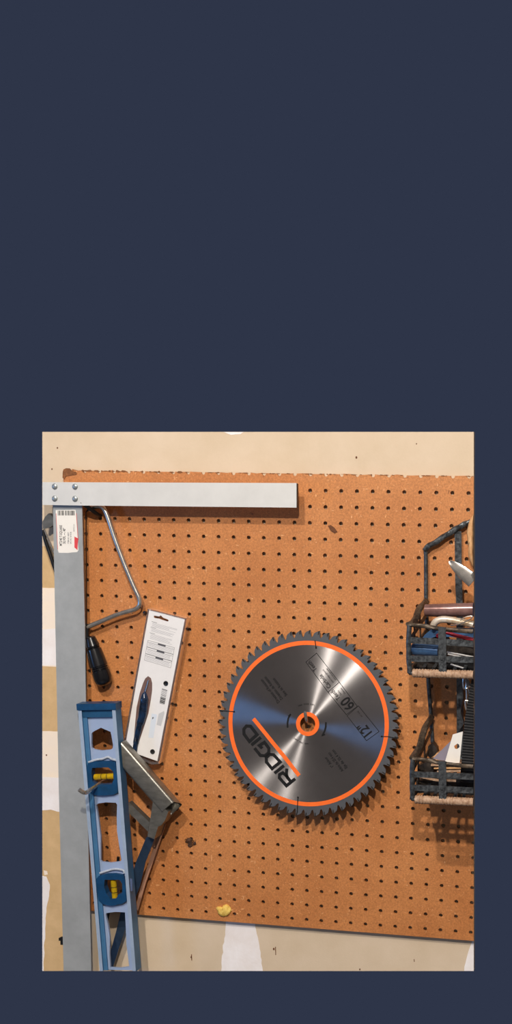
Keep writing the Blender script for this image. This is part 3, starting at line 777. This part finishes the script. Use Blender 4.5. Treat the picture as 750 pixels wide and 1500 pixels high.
bmesh.ops.bisect_plane(bm, geom=bm.verts[:] + bm.edges[:] + bm.faces[:], plane_co=bw(E1 + Vector((0, 0, .48))), plane_no=bdir(ax_ * .88 + Vector((0, 0, .47))), clear_outer=True, dist=1e-7)
part('frame_tube', bm, M['steel'], hs, smooth=True, label='shiny square tube with an open end')
bm = NB(); prism(bm, zD([(290, 500), (330, 520), (410, 585), (385, 650), (355, 690), (330, 700), (300, 800), (246, 778)]), dF - .05, .5); bevel(bm, .05, 2)
part('front_bracket', bm, M['steel'], hs)
bm = NB(); prism(bm, zD([(100, 510), (150, 560), (262, 668), (250, 740), (150, 640), (100, 595)]), dF - .2, dF - .8); bevel(bm, .06, 2); trim_at_level(bm)
part('lower_rail', bm, M['steel'], hs)
bm = NB(); prev = None
for xl_, xr_, y, d in ((214.5, 227.3, 1226, 1.6), (199, 213, 1263, 1.25), (188, 205, 1298, .95), (181, 197, 1318, .8), (170, 182, 1365, .6), (154, 164, 1421, .5)):
    L_ = B(xl_, y, d); R_ = B(xr_, y, d); cur = [bm.verts.new(bw(v)) for v in (L_, R_, R_ - Vector((0, 0, .07)), L_ - Vector((0, 0, .07)))]
    if prev: [bm.faces.new((prev[k], prev[(k + 1) % 4], cur[(k + 1) % 4], cur[k])) for k in range(4)]
    else: bm.faces.new(cur[::-1])
    prev = cur
bm.faces.new(prev)
part('saw_blade', bm, mat('blued_saw_steel', (74, 98, 128), .35, .7, var=.3, scale=40), hs)
bm = NB(); prism(bm, [(238, 1207), (242.5, 1207.5), (227, 1254), (213, 1295), (202, 1334), (199, 1332), (203, 1310), (222, 1250)], .6, .45)
part('blade_guard', bm, M['strip'], hs, label='dusty pink plastic strip')
bm = NB(); tube(bm, [W(173.5, 1255, .5), W(171, 1275, .5), W(165, 1310, .5), W(158, 1342, .45), W(152, 1370, .4)], .1, 10)
part('tension_rod', bm, M['steel_dark'], hs, smooth=True)
bm = NB()
for s_ in range(4):
    tube(bm, smoothpts([W(160 + s_, 1386 + 2 * s_, .3), W(164 + s_, 1391, .5), W(167 + s_, 1398 + s_, .4)], 4), .03, 6)
part('wire_tie', bm, mat('straw_wire', (170, 160, 90), .5), hs)

# ------------------------------------------------------------------ tool at the left edge
lt = thing('hand_tool', 'grey steel hand tool with thin arms hanging left of the T-square', 'tool', W(75, 850, .2))
bm = NB(); prism(bm, rough([(62.2, 775), (62.2, 764), (66, 757), (71, 752), (77, 757), (80, 768), (72, 773)], .3, 3), .7, .2); bevel(bm, .08, 2)
part('head', bm, M['steel'], lt, smooth=True)
bm = NB(); tube(bm, [W(62.8, 776, .55), W(66, 790, .5), (W(72, 808, .45)), W(82, 838, .35)], .12, 10); part('arm', bm, M['steel_dark'], lt, smooth=True)
bm = NB(); tube(bm, [W(64.5, 775, .7), W(70, 788, .6), W(80, 812, .5)], .06, 10); part('arm', bm, M['chrome'], lt, smooth=True)

# ------------------------------------------------------------------ two-tier wire basket
wb = thing('wire_basket', 'two-tier black iron wall basket with rattan wrapped rims at the pegboard edge', 'basket', W(650, 1180, .2))
DFr = 5.0
XV = Vector((1, 0, 0)); ZV = Vector((0, 0, 1)); YV = Vector((0, 1, 0))
def wire(name, pts, r, m, tw=None, k=5, end=True, label=None, sm=True):
    bm = NB(); P = smoothpts(pts, k) if sm else pts; tube(bm, P, r, 12 if not tw else 14, twist=tw)
    return part(name, bm, m, wb, smooth=True, label=label)
wire('back_rod', [W(623.6, 806, .35), W(624, 840, .35), W(624, 880, .35), W(626, 930, .35), W(626.5, 985, .35), W(629, 1020, .35), W(631.5, 1050, .35), W(634, 1095, .35), W(635, 1120, .35)], .13, M['wire'], sm=False)
wire('hanger_arch', [W(622.5, 806.5, .35), W(627, 801, .4), W(642, 792, .42), W(660, 780, .42), W(674, 771.5, .42), W(683, 767, .42), W(693.6, 764, .42)], .18, M['wire'], (.12, .9), 6)
def flat(pts, w, t, wdir, name='band', m=M['wire']):
    bm = NB()
    for p, q_ in zip(pts, pts[1:]): bar(bm, p, q_, wdir, w, BACK, t)
    bmesh.ops.remove_doubles(bm, verts=bm.verts[:], dist=1e-5)
    return part(name, bm, m, wb)
flat([W(671, 778, .35), W(671.5, 840, .35), W(673.5, 900, .3), W(674, 1070, .3), W(675, 1120, .3)], .42, .08, XV, 'back_band')
def tier(y_rim, yr_r, b1, b2, ybot, ybot_r, xl, xbot, xr, back, vband, D):
    # rim wires, bands and base of one basket; x ends at the picture's edge
    tw = (.14, .8)
    wire('rim', [W(xl, y_rim, D), W(xl + 20, y_rim + 1, D), W(xl + 42, y_rim + (yr_r - y_rim) * .55, D), W(xr - 1, yr_r, D)], .13, M['wire_brown'], tw)
    wire('corner_post', [W(xl + .5, y_rim, D), W(xl - .5, (b1[0] + b2[0]) / 2 - 4, D), W(xl, b2[0] + 4, D), W(xbot, ybot, D)], .15, M['wire'], (.1, 1.1))
    for (ya, yb) in (b1, b2): 
        bm = NB(); ang = [W(xl - .5, ya, D + .05), W((xl + xr) / 2, (ya + yb) / 2, D + .08), W(xr - .5, yb, D + .05)]
        for p, q_ in zip(ang, ang[1:]): bar(bm, p, q_, ZV, .37, BACK, .07)
        part('band', bm, M['wire'], wb)
    bm = NB(); bar(bm, W(vband[0], y_rim + 3, D + .16), W(vband[1], ybot, D + .16), XV, .46, BACK, .07); bevel(bm, .02, 1); part('upright_band', bm, M['wire'], wb)
    # rattan-wrapped bottom wire
    bm = NB(); a, b = W(xbot + 4, ybot, D), W(xr - .5, ybot_r, D); n_ = 64
    P = [a.lerp(b, t / n_) for t in range(n_ + 1)]; rs = [.235 + .035 * abs(math.sin(t * 1.05)) + (.03 * mnoise.noise(Vector((t * .7, 1, ybot)))) for t in range(n_ + 1)]
    tube(bm, P, rs, 14); part('rattan_wrap', bm, M['rattan'], wb, smooth=True, label='tan rattan binding')
    wire('base_wire', [W(xbot, ybot, D), W(xr - .6, ybot_r, D)], .12, M['wire'], sm=False)
    # side: rim down the side to the wall, side bands, base side wire
    bx, by = back
    s0, s1 = W(xl, y_rim, D), W(bx, by, .45)
    mid = s0.lerp(s1, .5) + Vector((0, 0, .012 * 0))
    wire('side_rim', [s0, s0.lerp(s1, .33) + ZV * -.15 * IN, s0.lerp(s1, .66) + ZV * .1 * IN, s1], .19, M['wire_brown'], (.22, .7))
    Bb = B(bx, by, .45); base_b = bw((Bb.x + .15, Bb.y - 2.6, .35)); base_f = W(xbot, ybot, D)
    wire('base_side_wire', [base_f, base_b], .12, M['wire_brown'], sm=False)
    for f in (.32, .66):
        p = s0.lerp(base_f, f); q_ = s1.lerp(base_b, f)
        bm = NB(); bar(bm, p, q_, ZV, .3, XV, .06); part('side_band', bm, M['wire_brown'], wb)
    for t in (.3, .62):
        bm = NB(); bar(bm, s0.lerp(s1, t), base_f.lerp(base_b, t), (s1 - s0), .26, XV, .06); part('side_upright', bm, M['wire_brown'], wb)
    # base slats running front to back
    x1 = W(xr - 1, ybot_r, D)
    nsl = 6
    for i in range(1, nsl):
        f = base_f.lerp(x1, i / nsl); g = Vector((base_b.x + (x1.x - base_f.x) * i / nsl, base_b.y, base_b.z)) 
        gx = W(693, 1000, .35).x
        if g.x > gx: g.x = gx
        bm = NB(); bar(bm, f, g, XV, .2, ZV, .05); part('base_slat', bm, M['wire'], wb)
    bm = NB(); g0 = base_b; g1 = Vector((W(693, 1000, .35).x, base_b.y, base_b.z)); tube(bm, [g0, g1], .12, 10); part('base_back_wire', bm, M['wire'], wb, smooth=True)
    return s0, s1, base_f, base_b
T1 = tier(915.5, 925, (937.5, 943), (964.5, 966.5), 986, 988.5, 599, 600.5, 694, (624, 881), (647.5, 648.5), DFr)
T2 = tier(1112, 1123, (1134, 1138), (1153.5, 1158), 1171, 1175, 604, 604, 694, (631.5, 1050), (648, 648.5), DFr)

# ------------------------------------------------------------------ things in the upper basket
def item(name, bm, m, label, cat, smooth=True, group=None, c=None):
    return tag(part(name, bm, m, smooth=smooth), label, cat, group)
bm = NB(); tube(bm, [W(622.5, 894, 2.3), W(640, 894, 2.3), W(670, 893.5, 2.3), W(693.6, 893, 2.3)], [.36, .40, .42, .42], 18)
item('plastic_tube', bm, M['brownplastic'], 'shiny dusty brown tube lying along the back of the upper basket', 'tube')
bm = NB(); tube(bm, smoothpts([W(634, 918, 3.6), W(638, 911, 3.7), W(647, 907.5, 3.7), W(658, 908, 3.7), W(675, 911, 3.7), W(693.5, 915, 3.7)], 6), .21, 12)
item('bent_handle', bm, mat('beige_tool_handle', (176, 150, 118), .3, .2, rgb2=(222, 214, 200), scale=60), 'beige curved tool handle arching over the upper basket front', 'handle')
bm = NB(); tube(bm, smoothpts([W(660, 916, 3.9), W(672, 914.5, 4.1), W(685, 909, 4.2), W(691.5, 904.5, 4.2), W(690, 902.5, 4.2), W(682, 904, 4.2), W(674, 909, 4.2)], 6), .035, 8)
item('wire_loop', bm, M['chrome'], 'thin bright wire loop above the beige handle in the upper basket', 'wire')
bm = NB(); prism(bm, [(622, 930), (634, 920), (693.5, 920), (693.5, 935), (640, 932), (615, 940)], 3.2, 2.9); bevel(bm, .05, 2)
item('blue_plate', bm, M['bluemetal'], 'flat blue metal piece behind the top band of the upper basket', 'plate', False)
bm = NB(); tube(bm, [W(602, 951, 4.2), W(604, 951, 4.2), W(622, 951.5, 4.2), W(642, 953, 4.2)], [.2, .36, .4, .34], 18)
item('blue_canister', bm, M['bluemetal'], 'round blue canister end seen in the lower gap of the upper basket', 'canister')
bm = NB(); tube(bm, smoothpts([W(640, 932, 4.2), W(652, 926.5, 4.3), (W(668, 931, 4.3)), W(693.5, 937, 4.3)], 5), .11, 12)
item('red_rod', bm, M['red'], 'thin red rod lying in the upper basket', 'rod')
for k, (x0, y0, x1, y1) in enumerate(((655, 955, 693.5, 962.5), (656, 958, 693.5, 966), (660, 973, 680, 979))):
    bm = NB(); tube(bm, [W(x0, y0, 4.2 - .1 * k), W(x1, y1, 4.2 - .1 * k)], .05, 8)
    item('thin_rod', bm, M['white'], ('upper of two white rods behind the bands of the upper basket', 'lower of two white rods behind the bands of the upper basket', 'short white rod just over the rattan rim of the upper basket')[k], 'rod')
rnd = random.Random(12)
def scrap(px, d, th, m, name, label, cat, tilt=.3, seed=0):
    bm = NB(); prism(bm, rough(px, 1.2, 4, seed), d, d - th); bevel(bm, .05, 2, 30); item(name, bm, m, label, cat, False)
scrap([(603, 972), (612, 968), (640, 975), (645, 981), (606, 982)], 3.6, 1.2, M['junk'], 'iron_scrap', 'dark rusty hardware at the lower corner of the upper basket', 'hardware', seed=1)
scrap([(652, 972), (694, 966), (693.8, 984), (655, 983)], 3.6, 1.5, M['black'], 'black_pouch', 'black pouch lying in the bottom of the upper basket', 'pouch', seed=3)
scrap([(655, 944), (693.8, 948), (693.8, 962), (656, 954)], 3.4, .8, M['junk'], 'dark_bracket', 'dark brown metal bracket behind the middle of the upper basket', 'bracket', seed=4)
scrap([(615, 935), (655, 930), (656, 960), (612, 962)], 2.6, .8, M['junk'], 'dark_block', 'dark metal block behind the blue canister in the upper basket', 'block', seed=8)
# spoon-like trowel tip
bm = NB(); c0, c1 = W(658, 822, 3.2), W(693.6, 851, 3.2); P = [c0.lerp(c1, t) for t in (0, .06, .18, .35, .55, .8, 1)]
wd = [.03, .14, .24, .32, .38, .42, .44]; ax = (c1 - c0).normalized(); sd = ax.cross(BACK).normalized(); rows = []
for p, w_ in zip(P, wd):
    rows.append([bm.verts.new(p + sd * (w_ * IN * math.cos(t)) + BACK * (.14 * IN * math.sin(t) * min(1, w_ * 3) + (.06 * math.cos(t) ** 2) * IN)) for t in [k * PI / 8 for k in range(16)]])
for a, b in zip(rows, rows[1:]):
    for k in range(16): bm.faces.new((a[k], a[(k + 1) % 16], b[(k + 1) % 16], b[k]))
bm.faces.new(rows[0][::-1]); bm.faces.new(rows[-1])
item('trowel', bm, M['chrome'], 'pointed polished steel trowel tip in front of the basket hanger', 'trowel')
bm = blob(rough([(693.9, 753), (689.5, 759), (686, 768), (683.8, 780), (685, 792), (687, 800), (686, 812), (688.5, 822), (691, 828), (693.9, 831)], .7, 3, 2), .5, .3, 5, .06)
cutR(bm, 1.0)
item('leather_glove', bm, M['leather'], 'edge of a tan leather glove hanging over the basket hanger', 'glove')
# ------------------------------------------------------------------ things in the lower basket
z6 = lambda P: [(590 + x / 6.818, 1040 + y / 6.818) for x, y in P]
bm = NB(); holed_sheet(bm, z6([(500, 245), (600, 215), (568, 520), (560, 560), (415, 540)]), z6([(512, 360), (545, 335), (562, 345), (568, 370), (540, 392), (520, 385)]), 3.4, 3.36)
item('tag_card', bm, M['paper'], 'cream card with a punched hole leaning in the lower basket', 'card', False)
bm = NB(); prism(bm, z6([(300, 485), (500, 290), (520, 300), (440, 510), (360, 500)]), 3.0, 2.96)
item('grey_card', bm, M['greycard'], 'grey purple card leaning behind the cream card in the lower basket', 'card', False)
for k, (a, b_) in enumerate(((540, 560), (572, 590), (602, 622))):
    bm = NB(); prism(bm, z6([(280 + 30 * k, a + 5), (420, a), (600, a - 4), (600, b_ - 4), (420, b_), (280 + 30 * k, b_)]), 3.7 - .1 * k, 2.2); bevel(bm, .02, 1)
    item('cardboard_sheet', bm, M['leather'] if k == 1 else M['rattan'], ('brown cardboard sheet topmost of the stack in the lower basket', 'brown cardboard sheet in the middle of the stack in the lower basket', 'brown cardboard sheet lowest of the stack in the lower basket')[k], 'cardboard', False)
scrap(z6([(150, 560), (280, 500), (320, 540), (300, 650), (160, 640)]), 3.2, 1.2, M['junk'], 'hinge_hardware', 'dark rusty hinge piled in the left corner of the lower basket', 'hinge', seed=5)
scrap(z6([(130, 700), (420, 715), (715, 730), (715, 850), (420, 830), (140, 830)]), 3.3, 1.8, M['junk'], 'scrap_tray', 'dark flat metal tray on the bottom of the lower basket', 'tray', seed=6)
scrap([(627, 1093), (634, 1088), (640, 1096), (641, 1108), (633, 1113), (627, 1108)], 1.2, .7, M['junk'], 'clamp', 'small dark clamp against the board above the lower basket', 'clamp', seed=7)
scrap([(642, 1102), (650, 1112), (648, 1124), (634, 1122), (630, 1112)], 2.2, .7, M['leather'], 'wood_chip', 'tan wood chip behind the rim of the lower basket', 'wood', seed=9)
bm = NB(); prism(bm, z6([(150, 655), (350, 695), (700, 705), (700, 722), (330, 712), (150, 672)]), 3.9, 3.7)
item('paint_stick', bm, M['rattan'], 'thin tan stick lying between the bands of the lower basket', 'stick', False)
# strap: ribbed webbing hanging down in front
bm = NB()
Lp = [(691, 994), (688, 1010), (684, 1035), (681, 1052), (679.5, 1070), (677.5, 1100), (675, 1125), (674, 1143)]
rows = []
NR = 150
for i in range(NR + 1):
    t = i / NR; y = 994 + (1146 - 994) * t
    for (xa, ya), (xb, yb) in zip(Lp, Lp[1:]):
        if ya <= y <= yb or yb == 1143: x = xa + (xb - xa) * (y - ya) / (yb - ya); 
        if ya <= y <= yb: break
    d = 4.5 + .035 * math.sin(i * PI / 2) 
    rows.append([bm.verts.new(W(x, y, d)), bm.verts.new(W(693.8, y + 1.5, d)), bm.verts.new(W(693.8, y + 1.5, 4.35)), bm.verts.new(W(x, y, 4.35))])
for a, b in zip(rows, rows[1:]):
    for k in range(4): bm.faces.new((a[k], a[(k + 1) % 4], b[(k + 1) % 4], b[k]))
bm.faces.new(rows[0][::-1]); bm.faces.new(rows[-1])
item('webbing_strap', bm, M['strap'], 'wide ribbed black webbing strap draped over the lower basket', 'strap', False)
scrap([(668, 1142), (693.8, 1142), (693.8, 1152), (668, 1150)], 4.3, 1.2, M['black'], 'strap_pouch', 'black pouch under the end of the webbing strap', 'pouch', seed=10)
zS = lambda P: [(660 + x / 8.82, 970 + y / 8.82) for x, y in P]
for k, (P, lb) in enumerate((([(165, 210), (168, 270), (172, 340)], 'bright chain link just under the upper basket, topmost of three'), ([(205, 340), (212, 420), (210, 490)], 'bright chain link beside the strap, middle one of three'), ([(190, 495), (198, 560), (205, 615)], 'bright chain link beside the strap, lowest of three'))):
    bm = NB(); Q = [W(x, y, 3.4) for x, y in zS(P)]; w_ = XV * .16 * IN
    loop = [Q[0], Q[0] + w_ * .6 - ZV * .03 * IN, Q[1] + w_, Q[2] + w_ * .7, Q[2], Q[1] - w_ * .15]
    tube(bm, smoothpts(loop + [Q[0]], 4), .055, 8)
    item('chain_link', bm, M['chrome'], lb, 'chain link', group='chain links below the upper basket')
bm = NB(); prism(bm, zS([(80, 215), (150, 200), (160, 470), (130, 640), (170, 800), (90, 905), (85, 600)]), 1.2, .6); bevel(bm, .05, 2)
item('iron_bracket', bm, M['wire'], 'dark iron bracket hanging behind the strap between the baskets', 'bracket', False)
bm = NB(); tube(bm, smoothpts([W(*zS([(190, 190)])[0], 4.0), W(*zS([(215, 240)])[0], 4.1), W(*zS([(245, 320)])[0], 4.1)], 4), .12, 8)
item('cord_end', bm, mat('grey_cord', (120, 110, 100), .6), 'frayed grey cord end dangling below the upper basket', 'cord')
# a small mounting hook for the basket, just left of the package
bm = NB(); tube(bm, smoothpts([W(215, 898.5, -.25), W(213.5, 897.5, .1), W(211, 897, .35)], 4), .09, 10)
tag(part('peg_hook', bm, M['steel_dark'], smooth=True), 'small dark hook end beside the top of the blister card', 'hook')

# ------------------------------------------------------------------ light
def point(name, pos, watts, size, col):
    l = bpy.data.lights.new(name, 'POINT'); l.energy = watts; l.shadow_soft_size = size * IN; l.color = col
    o = bpy.data.objects.new(name, l); COL.objects.link(o); o.location = bw(pos)
point('ceiling_bulb', (-9.5, 71, 95), 212, 1.5, (1, .92, .83))
point('ceiling_bulb', (19, 45, 95), 170, 1.5, (1, .92, .83))
a = bpy.data.lights.new('doorway_daylight', 'AREA'); a.shape = 'RECTANGLE'; a.size = 16 * IN; a.size_y = 24 * IN; a.energy = 15; a.color = (.14, .42, 1)
ao = bpy.data.objects.new('doorway_daylight', a); COL.objects.link(ao); ao.location = bw((-107, -8, 80))
ao.rotation_euler = (bw((0, -14, 0)) - ao.location).to_track_quat('-Z', 'Y').to_euler()
# the rest of the garage, behind and around the photographer
room = mat('garage_wall_paint', (122, 119, 120), .85, var=.1, scale=2)
flr = mat('garage_concrete', (96, 94, 92), .8, var=.2, scale=4)
def slab(name, lo, hi, m):
    bm = NB(); a, b = bw(lo), bw(hi)
    bmesh.ops.create_cube(bm, size=1, matrix=Matrix.Translation((a + b) / 2) @ Matrix.Diagonal((*[abs(v) for v in (b - a)], 1)))
    o = part(name, bm, m); o['kind'] = 'structure'
slab('wall_front', (-150, -90, 170), (150, 96, 174), room)
slab('wall_left', (-154, -90, 0), (-150, 96, 174), room)
slab('wall_right', (150, -90, 0), (154, 96, 174), room)
slab('ceiling', (-154, 92, 0), (154, 96, 174), room)
slab('floor', (-154, -94, 0), (154, -90, 174), flr)

# everything modelled stops at the part of the garage the photograph shows
corners = [CAMW + bdir(ray(x, y)) for x, y in ((62, 632.6), (694, 632.6), (694, 1422.4), (62, 1422.4))]
mid_dir = bdir(ray(378, 1028))
bpy.context.view_layer.update()
for o in [o for o in scn.objects if o.type == 'MESH' and o.get('kind') != 'structure']:
    mw = o.matrix_world; bm = NB(); bm.from_mesh(o.data); hit = False
    for k in range(4):
        a, b = corners[k] - CAMW, corners[(k + 1) % 4] - CAMW
        n = a.cross(b).normalized()
        if n.dot(mid_dir) > 0: n = -n
        if not any((mw @ v.co - CAMW).dot(n) > 1e-5 for v in bm.verts): continue
        hit = True; inv = mw.inverted()
        r = bmesh.ops.bisect_plane(bm, geom=bm.verts[:] + bm.edges[:] + bm.faces[:], plane_co=inv @ CAMW, plane_no=(mw.to_3x3().transposed() @ n).normalized(), clear_outer=True, dist=1e-7)
        es = [e for e in r['geom_cut'] if isinstance(e, bmesh.types.BMEdge)]
        if es and len(bm.faces) < 20000: bmesh.ops.holes_fill(bm, edges=es, sides=0)
    if hit: bm.to_mesh(o.data)
    bm.free()

w = bpy.data.worlds.new('world'); scn.world = w; w.use_nodes = True
bg = w.node_tree.nodes['Background']; bg.inputs[0].default_value = (*lin((46, 53, 72)), 1); bg.inputs[1].default_value = 1.0

vs = scn.view_settings; vs.view_transform = 'Standard'; vs.look = 'None'; vs.exposure = 0; vs.gamma = 1; vs.use_curve_mapping = False
